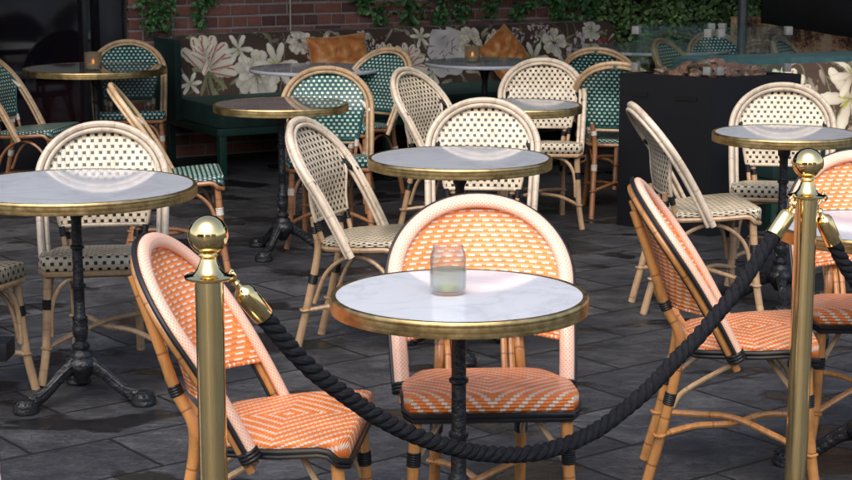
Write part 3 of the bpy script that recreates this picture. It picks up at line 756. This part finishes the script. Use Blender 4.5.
def paint_floral(Wm, Hm, seed, flowers, step=.004):
    """printed cloth pattern as an array: big pale flowers and leaves on brown"""
    rng = np.random.RandomState(seed); nx, ny = int(Wm / step) + 1, int(Hm / step) + 1
    xx, yy = np.meshgrid(np.arange(nx) * step, np.arange(ny) * step)
    wob = lambda f: .5 * np.sin(xx * f + 3 * np.sin(yy * f * .7 + seed)) + .5 * np.sin(yy * f * 1.3 + 2 * np.sin(xx * f * .6))
    img = np.zeros((ny, nx, 3)); img[:] = (.062, .038, .026); img *= (1 + .35 * wob(9))[..., None]
    def blob(mask, c, sh=None):
        a = np.clip(mask, 0, 1)[..., None]; c = np.array(c) if sh is None else np.array(c) * sh[..., None]
        img[:] = img * (1 - a) + c * a
    def petal(cx, cy, ang, L, w, c, vein=None):
        dx, dy = xx - cx, yy - cy; u = dx * cos(ang) + dy * sin(ang); v = -dx * sin(ang) + dy * cos(ang)
        t = u / L; ww = w * np.sqrt(np.clip(t, 0, 1)) * np.sqrt(np.clip(1 - t ** 3, 0, 1)) * (1 + .06 * np.sin(u * 120 + ang * 7))
        mask = (np.abs(v) < ww) & (t > 0) & (t < 1)
        sh = .62 + .38 * np.clip(t * 1.3, 0, 1) - .25 * (np.abs(v) / np.maximum(ww, 1e-4)) ** 3
        blob(mask.astype(float), c, sh)
        if vein is not None:
            vm_ = mask & (np.abs(np.sin(v / w * 3.6 + 3 * t)) < .33) & (t > .15) & (t < .93)
            blob(vm_ * .8, vein)
    def leaf(cx, cy, ang, L, w, c): petal(cx, cy, ang, L, w, c); 
    def stalk(x0, y0, x1, y1, c):
        for t in np.linspace(0, 1, 40):
            bx = x0 + (x1 - x0) * t + .03 * sin(t * 3); by = y0 + (y1 - y0) * t
            blob(((xx - bx) ** 2 + (yy - by) ** 2 < .004 ** 2 * 2).astype(float), c)
    for _ in range(int(Wm * 62)):
        cx, cy = rng.uniform(0, Wm), rng.uniform(0, Hm); g = [(.24, .22, .12), (.14, .13, .08), (.42, .39, .26), (.30, .24, .19)][rng.randint(4)]
        leaf(cx, cy, rng.uniform(0, 6.28), rng.uniform(.05, .14), rng.uniform(.010, .026), g)
    for _ in range(int(Wm * 5)): stalk(rng.uniform(0, Wm), 0, rng.uniform(0, Wm), Hm * .8, (.16, .15, .08))
    for (cx, cy, r, kind) in flowers:
        if kind == 'tulip':
            for k in range(7): a = 1.2 + (k - 3) * .42 + rng.uniform(-.1, .1); petal(cx - .6 * r * cos(a) * .3, cy - r * .6, a, r * 1.7, r * .42, (.62, .56, .42), (.30, .03, .03))
            for k in range(4): a = rng.uniform(0, 6.28); petal(cx, cy, a, r * .8, r * .25, (.66, .60, .46), (.33, .03, .03))
            for k in range(3): leaf(cx, cy - r * .6, -1.5 + rng.uniform(-.8, .8), r * 1.2, r * .14, (.20, .20, .09))
        elif kind == 'lily':
            for k in range(6): a = k * pi / 3 + rng.uniform(-.2, .2); petal(cx, cy, a, r * 1.25, r * .30, (.66, .61, .47))
            for k in range(5): a = rng.uniform(0, 6.28); petal(cx, cy, a, r * .5, r * .06, (.40, .38, .10))
        elif kind == 'peony':
            for ring_, q in ((1.0, 11), (.78, 10), (.55, 8), (.35, 6)):
                for k in range(q):
                    a = k * 2 * pi / q + rng.uniform(-.25, .25); rr_ = r * ring_
                    petal(cx + rr_ * .35 * cos(a), cy + rr_ * .35 * sin(a), a + rng.uniform(-.3, .3), rr_ * .75, rr_ * .36, np.array((.66, .60, .46)) * rng.uniform(.72, 1.05))
            for k in range(9): a = rng.uniform(0, 6.28); d_ = r * rng.uniform(.1, .6); petal(cx + d_ * cos(a), cy + d_ * sin(a), a, r * .25, r * .03, (.42, .38, .16))
        elif kind == 'pink':
            for k in range(22):
                a = rng.uniform(0, 6.28); d_ = r * sqrt(rng.uniform(0, 1)) ; petal(cx + d_ * cos(a), cy + d_ * sin(a) * 1.2, rng.uniform(0, 6.28), r * .42, r * .15, np.array((.60, .47, .44)) * rng.uniform(.7, 1.1))
        elif kind == 'blank':
            sh = .8 + .2 * wob(25); blob((((xx - cx) / r) ** 2 + ((yy - cy) / (r * 1.1)) ** 2 < 1 + .25 * wob(30)).astype(float), (.60, .55, .50), sh)
            for k in range(16): a = rng.uniform(0, 6.28); d_ = r * rng.uniform(0, .8); petal(cx + d_ * cos(a), cy + d_ * sin(a), rng.uniform(0, 6.28), r * .35, r * .04, (.30, .20, .19))
        elif kind == 'red':
            for k in range(12): a = rng.uniform(0, 6.28); petal(cx + .3 * r * cos(a), cy + .3 * r * sin(a), a, r * .8, r * .25, np.array((.30, .06, .05)) * rng.uniform(.6, 1.2))
    return np.clip(img, 0, .9), step
def back_pad(name, Wm, H0, H1, place, thick, flowers, seed, parent, rr=.07):
    """padded bench back: place(e, n, z) -> point; rounded upper corners; the pattern follows the surface"""
    img, st = paint_floral(Wm, H1 - H0 + thick + .06, seed, flowers)
    ny, nx, _ = img.shape
    vs, cs, fs = [], [], []
    Hh = H1 - H0
    for j_ in range(ny):
        s_ = j_ * st
        for i in range(nx):
            e = i * st
            ed = min(e, Wm - e); rc = rr * 2
            drop = 0 if ed > rc else rc - sqrt(max(0, rc * rc - (rc - ed) ** 2))
            inset = 0 if ed > .03 else .03 - sqrt(max(0, .03 ** 2 - (.03 - ed) ** 2))
            Hc = Hh - drop * 1.0; b_ = .045
            s1 = s_ * (Hc / Hh) if s_ < Hh else s_ - Hh + Hc
            if s1 < Hc - b_: n_, z_ = .16 * (1 - s1 / Hh) * -.55, s1
            elif s1 < Hc - b_ + b_ * pi / 2: a = (s1 - Hc + b_) / b_; n0 = .16 * (1 - (Hc - b_) / Hh) * -.55; n_, z_ = n0 + b_ * (1 - cos(a)), Hc - b_ + b_ * sin(a)
            else: n_ = .16 * (1 - (Hc - b_) / Hh) * -.55 + b_ + (s1 - (Hc - b_ + b_ * pi / 2)); z_ = Hc
            n_ = min(n_, thick); vs.append(place(e, n_ + inset, H0 + z_)); cs.append(img[j_, i])
    for j_ in range(ny - 1):
        for i in range(nx - 1): a = j_ * nx + i; fs.append((a, a + 1, a + nx + 1, a + nx))
    m = MB(); m.add(vs, fs, [(i % nx * st, i // nx * st) for i in range(len(vs))])
    o = m.build(name, MT['floral'], parent, ang=80); ca = o.data.color_attributes.new('pattern', 'FLOAT_COLOR', 'POINT')
    ca.data.foreach_set('color', np.c_[np.array(cs), np.ones(len(cs))].astype(np.float32).ravel())
    return o
def bench_box(m, e0, e1, n0, n1, z0, z1, off, bev=.01, P=BW, R=RW):
    m.box(P((e0 + e1) / 2, (n0 + n1) / 2, (z0 + z1) / 2) - off, (e1 - e0, n1 - n0, z1 - z0), R=R, bev=bev)
bo = BW(0, 0, 0); be = empty('floral_bench', bo); tag(be, 'long bench with brown floral back and dark green velvet seat along the brick wall', 'bench')
m = MB(); bench_box(m, 0.0, 3.70, .0, .78, .31, .455, bo, .03); m.build('seat', MT['velvet'], be)
m = MB(); bench_box(m, -.01, 3.70, .02, .98, .26, .31, bo, .004); fr = m.build('frame', MT['green_paint'], be)
for e in (.03, 1.25, 2.45, 3.66):
    for n_ in (.05, .93):
        m = MB(); bench_box(m, e - .025, e + .025, n_ - .025, n_ + .025, 0, .26, bo, .004); m.build('leg', MT['green_paint'], be)
m = MB(); bench_box(m, -.055, -.005, .62, .99, .31, .85, bo, .015); m.build('end_panel', MT['velvet'], be)
m = MB(); bench_box(m, 0, 3.70, .985, 1.0, .31, .80, bo, .004); m.build('back_board', MT['green_paint'], be)
s1 = 2.47
back_pad('back_cushion', s1, .44, .865, lambda e, n_, z: BW(e, .80 + n_, z) - bo, .17,
    [(.24, .27, .15, 'tulip'), (.60, .14, .16, 'peony'), (.76, .20, .13, 'lily'), (.48, .32, .09, 'lily'), (.95, .36, .09, 'peony'), (1.05, .22, .10, 'pink'), (1.22, .25, .11, 'pink'), (.10, .10, .07, 'lily'), (.86, .08, .07, 'pink'), (1.45, .12, .09, 'peony'), (1.48, .34, .07, 'pink'), (1.93, .36, .07, 'lily'), (1.62, .22, .10, 'tulip'), (1.80, .20, .11, 'tulip'), (2.0, .10, .09, 'lily'), (2.15, .24, .17, 'blank'), (2.36, .3, .12, 'peony')], 3, be, .05)
back_pad('back_cushion', 1.22, .44, .865, lambda e, n_, z: BW(s1 + .01 + e, .80 + n_, z) - bo, .17,
    [(.10, .30, .09, 'tulip'), (.42, .16, .11, 'lily'), (.62, .28, .10, 'peony'), (.70, .10, .09, 'lily'), (.88, .22, .13, 'pink'), (1.10, .2, .10, 'red'), (.5, .38, .08, 'pink'), (.22, .12, .08, 'peony'), (.28, .33, .06, 'pink'), (.98, .36, .08, 'peony')], 8, be, .05)

M = Mat('orange_velvet', .5, spec=.5); n = M.noise(7, 4, .6, dist=1.2); n2 = M.noise(40, 3, .6)
M.base(M.ramp(n, [(.30, (.42, .085, .012)), (.5, (.62, .24, .055)), (.70, (.80, .42, .16))])); M.b.inputs['Sheen Weight'].default_value = .8; M.b.inputs['Sheen Tint'].default_value = (1, .7, .4, 1); M.bump(n + n2 * .2, .5, .02); MT['orange_velvet'] = M.m
def cushion(p, q, W_, H_, T_, label, roll=0, name='cushion'):
    """plump pillow; p centre, q quaternion-like matrix (columns width, height, normal)"""
    m = MB(); n = 26
    def f(a, b_, sg):
        x, y = 2 * a - 1, 2 * b_ - 1; k = max(0, (1 - x ** 4)) ** .5 * max(0, (1 - y ** 4)) ** .5
        pin = 1 - .07 * (1 - min(abs(x), 1) ** 2) * abs(y) ** 3; pin2 = 1 - .07 * (1 - y * y) * abs(x) ** 3
        fold = .012 * sin(9 * x + 5 * y) * k + .010 * sin(14 * y - 6 * x) * k
        return Vector((x * W_ / 2 * pin2, y * H_ / 2 * pin, sg * (T_ / 2 * k + fold * sg * .6)))
    R_ = q @ Matrix.Rotation(roll, 3, 'Z')
    for sg in (1, -1): m.grid(lambda a, b_: R_ @ f(a, b_, sg), n, n, flip=sg < 0)
    o = m.build(name, MT['orange_velvet'], ang=80); o.location = p; tag(o, label, 'cushion', 'orange velvet cushions'); return o
def frame(e, lean):    # cushion basis standing against the bench back
    n_ = (-N1 * cos(lean) + Vector((0, 0, 1)) * sin(lean)); w = E1; h = n_.cross(w)
    return Matrix((w, h, n_)).transposed()
cushion(BW(1.185, .62, .665), frame(0, .25), .47, .37, .16, 'flat topped orange velvet cushion on the left half of the floral bench', .06)
cushion(BW(2.54, .60, .665), frame(0, .3), .33, .33, .14, 'orange velvet cushion standing on its corner on the right half of the floral bench', .62)

# ------------------------------------------------------------------ right hand bench, back to back, teal top
A2 = Vector((1.55, 9.25, 0)); ang2 = radians(22); E2 = Vector((cos(ang2), sin(ang2), 0)); N2 = Vector((-sin(ang2), cos(ang2), 0)); R2 = Matrix.Rotation(ang2, 3, 'Z')
def B2(e, n, z): return A2 + E2 * e + N2 * n + Vector((0, 0, z))
b2 = empty('floral_bench', A2); tag(b2, 'floral bench with wide teal velvet top beside the black fire pit at the right edge', 'bench')
M = Mat('teal_velvet', .8, spec=.3); n = M.noise(20, 4, .6); M.base(M.ramp(n, [(.3, (.025, .07, .078)), (.7, (.05, .12, .13))])); M.b.inputs['Sheen Weight'].default_value = .05; MT['teal_velvet'] = M.m
m = MB(); bench_box(m, 0, 2.2, -.60, .02, .31, .455, A2, .03, B2, R2); m.build('seat', MT['velvet'], b2)
m = MB(); bench_box(m, 0, 2.2, -.58, .42, .25, .31, A2, .004, B2, R2); m.build('frame', MT['green_paint'], b2)
for e in (.04, 2.15):
    for n_ in (-.55, .38):
        m = MB(); bench_box(m, e - .025, e + .025, n_ - .025, n_ + .025, 0, .25, A2, .004, B2, R2); m.build('leg', MT['green_paint'], b2)
m = MB(); bench_box(m, 0, 2.2, .13, .45, .31, .875, A2, .03, B2, R2); m.build('back_top', MT['teal_velvet'], b2)
back_pad('back_cushion', 2.2, .44, .84, lambda e, n_, z: B2(e, .085 + n_, z) - A2, .05,
    [(.50, .26, .12, 'tulip'), (.42, .1, .1, 'pink'), (.92, .20, .17, 'lily'), (.95, .33, .12, 'lily'), (.70, .06, .09, 'tulip'), (1.3, .2, .12, 'tulip'), (1.7, .2, .14, 'peony')], 12, b2, .02)
n_ = -N2 * cos(.3) + Vector((0, 0, 1)) * sin(.3); Q2 = Matrix((E2, n_.cross(E2), n_)).transposed()
cushion(B2(1.10, -.06, .66), Q2, .40, .38, .14, 'orange velvet cushion on the right bench, cut by the picture edge')

# ------------------------------------------------------------------ fire pit
MT['black_metal'] = plain('black_powder_coat', (.003, .003, .0045), .5, coat=0, spec=.3, bump=.04)
MT['pit_glass'] = thin_glass('pit_glass', (.90, .955, .94), .0, pw=5, amt=.5)
pit_z = .825
def S_(px, py, z): pass
PC = [Vector((1.595, 9.40)), Vector((2.02, 9.68)), Vector((1.60, 10.08)), Vector((1.14, 9.78))]
PC = [Vector((1.475, 8.80)), Vector((1.985, 9.08)), Vector((1.60, 9.47)), Vector((1.035, 9.16))]
ctr = sum((p for p in PC), Vector((0, 0))) / 4
fp = empty('fire_pit', (ctr.x, ctr.y, 0)); tag(fp, 'tall black box fire pit with glass guards and lava rocks on top', 'fire pit')
L_ = [p - ctr for p in PC]
m = MB()
def quadbox(m, Q, z0, z1, mi=0):
    v_ = [(q.x, q.y, z0) for q in Q] + [(q.x, q.y, z1) for q in Q]
    m.add(v_, [(0, 1, 5, 4), (1, 2, 6, 5), (2, 3, 7, 6), (3, 0, 4, 7)], [(a[0], a[2]) for a in v_], mi)
quadbox(m, L_, 0.0, pit_z)
inn = [q * .80 for q in L_]
v_ = [(q.x, q.y, pit_z) for q in L_] + [(q.x, q.y, pit_z) for q in inn] + [(q.x, q.y, pit_z - .05) for q in inn]
m.add(v_, [(i, (i + 1) % 4, 4 + (i + 1) % 4, 4 + i) for i in range(4)] + [(4 + i, 4 + (i + 1) % 4, 8 + (i + 1) % 4, 8 + i) for i in range(4)] + [(8, 9, 10, 11)])
m.build('casing', MT['black_metal'], fp, smooth=False)
dl = (L_[3] - L_[0]); dn = Vector((dl.y, -dl.x)).normalized(); dn = dn if dn.dot(L_[0] + L_[3]) > 0 else -dn; aL = math.atan2(dl.y, dl.x)
for t_ in (.28, .78):
    c_ = L_[0] + dl * t_; m = MB(); m.box((c_.x + dn.x * .002, c_.y + dn.y * .002, .71 + .01 * t_), (.13 if t_ < .5 else .10, .006, .026), rot=aL); m.build('vent_slot', plain('vent_dark', (.001, .001, .001), .3), fp)
M = Mat('lava_rock', .9); n = M.noise(25, 5, .7); M.base(M.vary(M.ramp(n, [(.3, (.05, .02, .015)), (.55, (.15, .062, .042)), (.7, (.36, .27, .22))]), .25, 1.5)).bump(n, 1, .01); MT['lava'] = M.m
rk = MB(); 
import bmesh
def rock(r, seed):
    rg = random.Random(seed); bm = bmesh.new(); bmesh.ops.create_icosphere(bm, subdivisions=2, radius=1)
    ph = [rg.uniform(0, 6) for _ in range(6)]
    for q in bm.verts:
        c_ = q.co.copy(); k = 1 + .22 * sin(c_.x * 3.1 + ph[0]) * cos(c_.y * 2.7 + ph[1]) + .14 * sin(c_.z * 6 + ph[2]) + .08 * sin(c_.x * 9 + c_.y * 7 + ph[3]); q.co = Vector((c_.x * r * k, c_.y * r * k * .8, c_.z * r * k * .7))
    bm.verts.index_update(); R_ = Matrix.Rotation(rg.uniform(0, 6), 3, 'Z') @ Matrix.Rotation(rg.uniform(-.6, .6), 3, 'X')
    out = ([R_ @ q.co for q in bm.verts], [tuple(w_.index for w_ in f.verts) for f in bm.faces]); bm.free(); return out
rp = random.Random(3); rocks = []
for i in range(46):
    a_, b_ = rp.uniform(.10, .90), rp.uniform(.10, .90); p_ = (L_[0] * (1 - a_) + L_[1] * a_) * (1 - b_) + (L_[3] * (1 - a_) + L_[2] * a_) * b_
    k = 1 - max(abs(a_ - .5), abs(b_ - .5)) * 2
    V_, F_ = rock(rp.uniform(.03, .055), i); base_z = pit_z - .02 + .085 * k * rp.uniform(.5, 1.3)
    rm = MB(); rm.add([q + Vector((p_.x * .84, p_.y * .84, base_z)) for q in V_], F_)
    ro = rm.build('lava_rock', MT['lava'], None, smooth=False); ro.location = (ctr.x, ctr.y, 0)
    tag(ro, 'reddish brown lava rock piled on the black fire pit behind its glass', 'rock', 'lava rocks piled on the fire pit')
MT['clamp'] = plain('steel_clamp', (.24, .235, .22), .55, .6)
gin = [q * .90 for q in L_]; g0, g1 = pit_z + .012, pit_z + .255
for i in range(4):
    a_, b_ = gin[i], gin[(i + 1) % 4]; d_ = (b_ - a_); a_, b_ = a_ + d_ * .025, b_ - d_ * .025; d_ = b_ - a_; an = math.atan2(d_.y, d_.x); c_ = (a_ + b_) / 2
    m = MB(); m.box((c_.x, c_.y, (g0 + g1) / 2), (d_.length, .008, g1 - g0), rot=an); gp = m.build('glass_guard', MT['pit_glass'], fp, smooth=False)
    m = MB()
    nrm = Vector((d_.y, -d_.x)).normalized()
    for end in (a_ + d_ * .05, b_ - d_ * .05):
        for zz in (g0 + .022, g1 - .028):
            m = MB(); m.box((end.x, end.y, zz), (.042, .022, .042), rot=an, bev=.003)
            m.build('clamp', MT['clamp'], gp)

# ------------------------------------------------------------------ hedge, steel pole, rusty wall, black screen
hd = empty('hedge', (2.6, 14.0, 0)); tag(hd, 'dense dark green leafy hedge behind the bench and the fire pit', 'hedge')
hr = random.Random(11); m = MB()
for i in range(17000):
    a_ = hr.random(); z_ = hr.uniform(.25, 1.75); bump_ = .10 * sin(a_ * 23) + .09 * sin(z_ * 7 + a_ * 11) + .05 * sin(a_ * 61 + z_ * 13)
    e = a_ * 2.9 - 1.25; d_ = bump_ + abs(hr.gauss(0, .07))
    leaf_mesh(m, Vector((e, -.50 + d_ + .10 * a_, z_)), .042, (-.2, -1, .5), hr)
m.build('leaves', MT['hedge'], hd, smooth=False)
m = MB()
for i in range(9):
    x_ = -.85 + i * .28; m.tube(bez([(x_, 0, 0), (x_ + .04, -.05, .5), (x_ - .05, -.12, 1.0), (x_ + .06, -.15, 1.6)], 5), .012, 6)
m.grid(lambda a, b: (-1.0 + 2.7 * a, .10 + .05 * sin(a * 20 + b * 9), .1 + 1.6 * b), 20, 10)  # near-black sheet behind the leaves, its colour standing in for the hedge's inner shade
m.build('trunk_and_shade', plain('hedge_shade_wood', (.010, .013, .006), .95), hd)
m = MB(); m.tube([(0, 0, 0), (0, 0, 2.7)], .034, 20); m.lathe([(0, .02), (.14, .02), (.15, 0)], 24)
tag(m.build('steel_pole', plain('dull_steel', (.10, .115, .115), .35, .6), loc=(2.16, 11.78, 0)), 'dull grey steel pole rising behind the fire pit glass', 'pole')
M = Mat('corten', .85); n = M.noise(9, 6, .7, stretch=(1, 1, .6)); n2 = M.noise(45, 4, .6)
M.base(M.ramp(n * .75 + n2 * .25, [(.40, (.045, .018, .012)), (.46, (.22, .10, .045)), (.54, (.50, .33, .18)), (.7, (.58, .42, .27))])).bump(n2, .4, .004); MT['corten'] = M.m
m = MB(); a_ = Vector((2.22, 12.55, 0)); b_ = Vector((3.9, 12.0, 0)); d_ = b_ - a_; m.box((a_ + b_) / 2 + Vector((0, 0, .475)), (d_.length, .08, .95), rot=math.atan2(d_.y, d_.x), bev=.008)
tag(m.build('rusty_wall', MT['corten']), 'low rusted steel planter wall behind the right bench under the black screen', 'wall')
MT['canvas'] = plain('black_canvas', (.0035, .0035, .0045), .8, scale=200, bump=.2)
m = MB(); a_ = Vector((2.24, 11.55)); b_ = Vector((2.66, 9.75))
def fs_(a, b): p = a_.lerp(b_, a * 1.5); return (p.x + .012 * sin(a * 30), p.y, .955 - .035 * a + 1.7 * b)
m.grid(fs_, 40, 8); 
sc_ = m.build('canvas_screen', MT['canvas']); so = sc_.modifiers.new('t', 'SOLIDIFY'); so.thickness = .012; tag(sc_, 'black canvas side screen hanging above the rusty wall in the top right', 'screen')

# ------------------------------------------------------------------ unseen canopy added to darken the back of the terrace, wall behind the hedge, street front behind the camera
m = MB(); Z0, Z1 = 3.35, 3.5
P4 = [(-6, 7.6, Z0), (6.5, 7.6, Z0), (6.5, 17.5, Z1), (-6, 17.5, Z1)]
m.add(P4 + [(x, y, z + .04) for x, y, z in P4], [(0, 3, 2, 1), (4, 5, 6, 7), (0, 1, 5, 4), (1, 2, 6, 5), (2, 3, 7, 6), (3, 0, 4, 7)])
tag(m.build('shade_awning', MT['canvas'], smooth=False), 'unseen black canopy added to shade the back half of the terrace', 'shade_awning')
MT['render_wall'] = plain('dark_render', (.03, .028, .028), .9, scale=6)
m = MB(); m.box((0, 18.2, 3), (20, .3, 6)); m.box((-5.4, 12.5, 1.5), (.3, 11, 3)); m.box((6.4, 13.5, 1.5), (.3, 9, 3))
tag(m.build('building_wall', MT['render_wall'], smooth=False), 'dark building walls enclosing the back of the terrace', 'wall')

M = Mat('pale_stone', .8); n = M.noise(3, 5, .6); M.base(M.ramp(n, [(.3, (.46, .43, .38)), (.7, (.60, .56, .50))])); MT['stone'] = M.m
for (xa, xb, yy, hh, mt, lb) in ((-30, -7.5, -16, 6.5, 'brick', 'tall brick house across the street behind the viewer'), (-4.5, 9, -22, 7, 'stone', 'pale stone house across the street behind the viewer'), (12, 30, -20, 8, 'stone', 'long pale stone house down the street behind the viewer')):
    bl = empty('street_house', ((xa + xb) / 2, yy, 0)); tag(bl, lb, 'house')
    m = MB(); m.box((0, -3, hh / 2), (xb - xa, 6, hh)); m.build('wall', MT[mt], bl, smooth=False)
    k_ = 0
    for zz in np.arange(1.6, hh - 1, 3.0):
        for xx in np.arange(-(xb - xa) / 2 + 1.4, (xb - xa) / 2 - 1, 2.6):
            if k_ < 40: m = MB(); m.box((xx, .01, zz), (1.1, .06, 1.7)); m.build('window', MT['dark_glass'], bl, smooth=False)
            k_ += 1

# ------------------------------------------------------------------ menu stand at the left edge
ms0 = empty('menu_stand', (-1.046, 3.70, 0)); tag(ms0, 'sliver of a black menu stand with a printed poster at the left edge', 'menu stand')
m = MB(); m.box((.0, 0, .672), (.25, .08, .040), bev=.004); m.build('tray', MT['black_metal'], ms0)
M = Mat('poster_print', .4); n = M.noise(9, 4, .6, dist=1); M.base(M.ramp(n, [(.38, (.55, .04, .05)), (.47, (.75, .70, .70)), (.56, (.70, .55, .62)), (.66, (.06, .03, .10))])); 
m = MB(); m.box((-.018, -.021, .30), (.225, .008, .50)); m.build('poster', M.m, ms0, smooth=False)
m = MB(); m.box((-.022, 0, .32), (.22, .03, .64), bev=.005); m.build('board', MT['black_metal'], ms0)
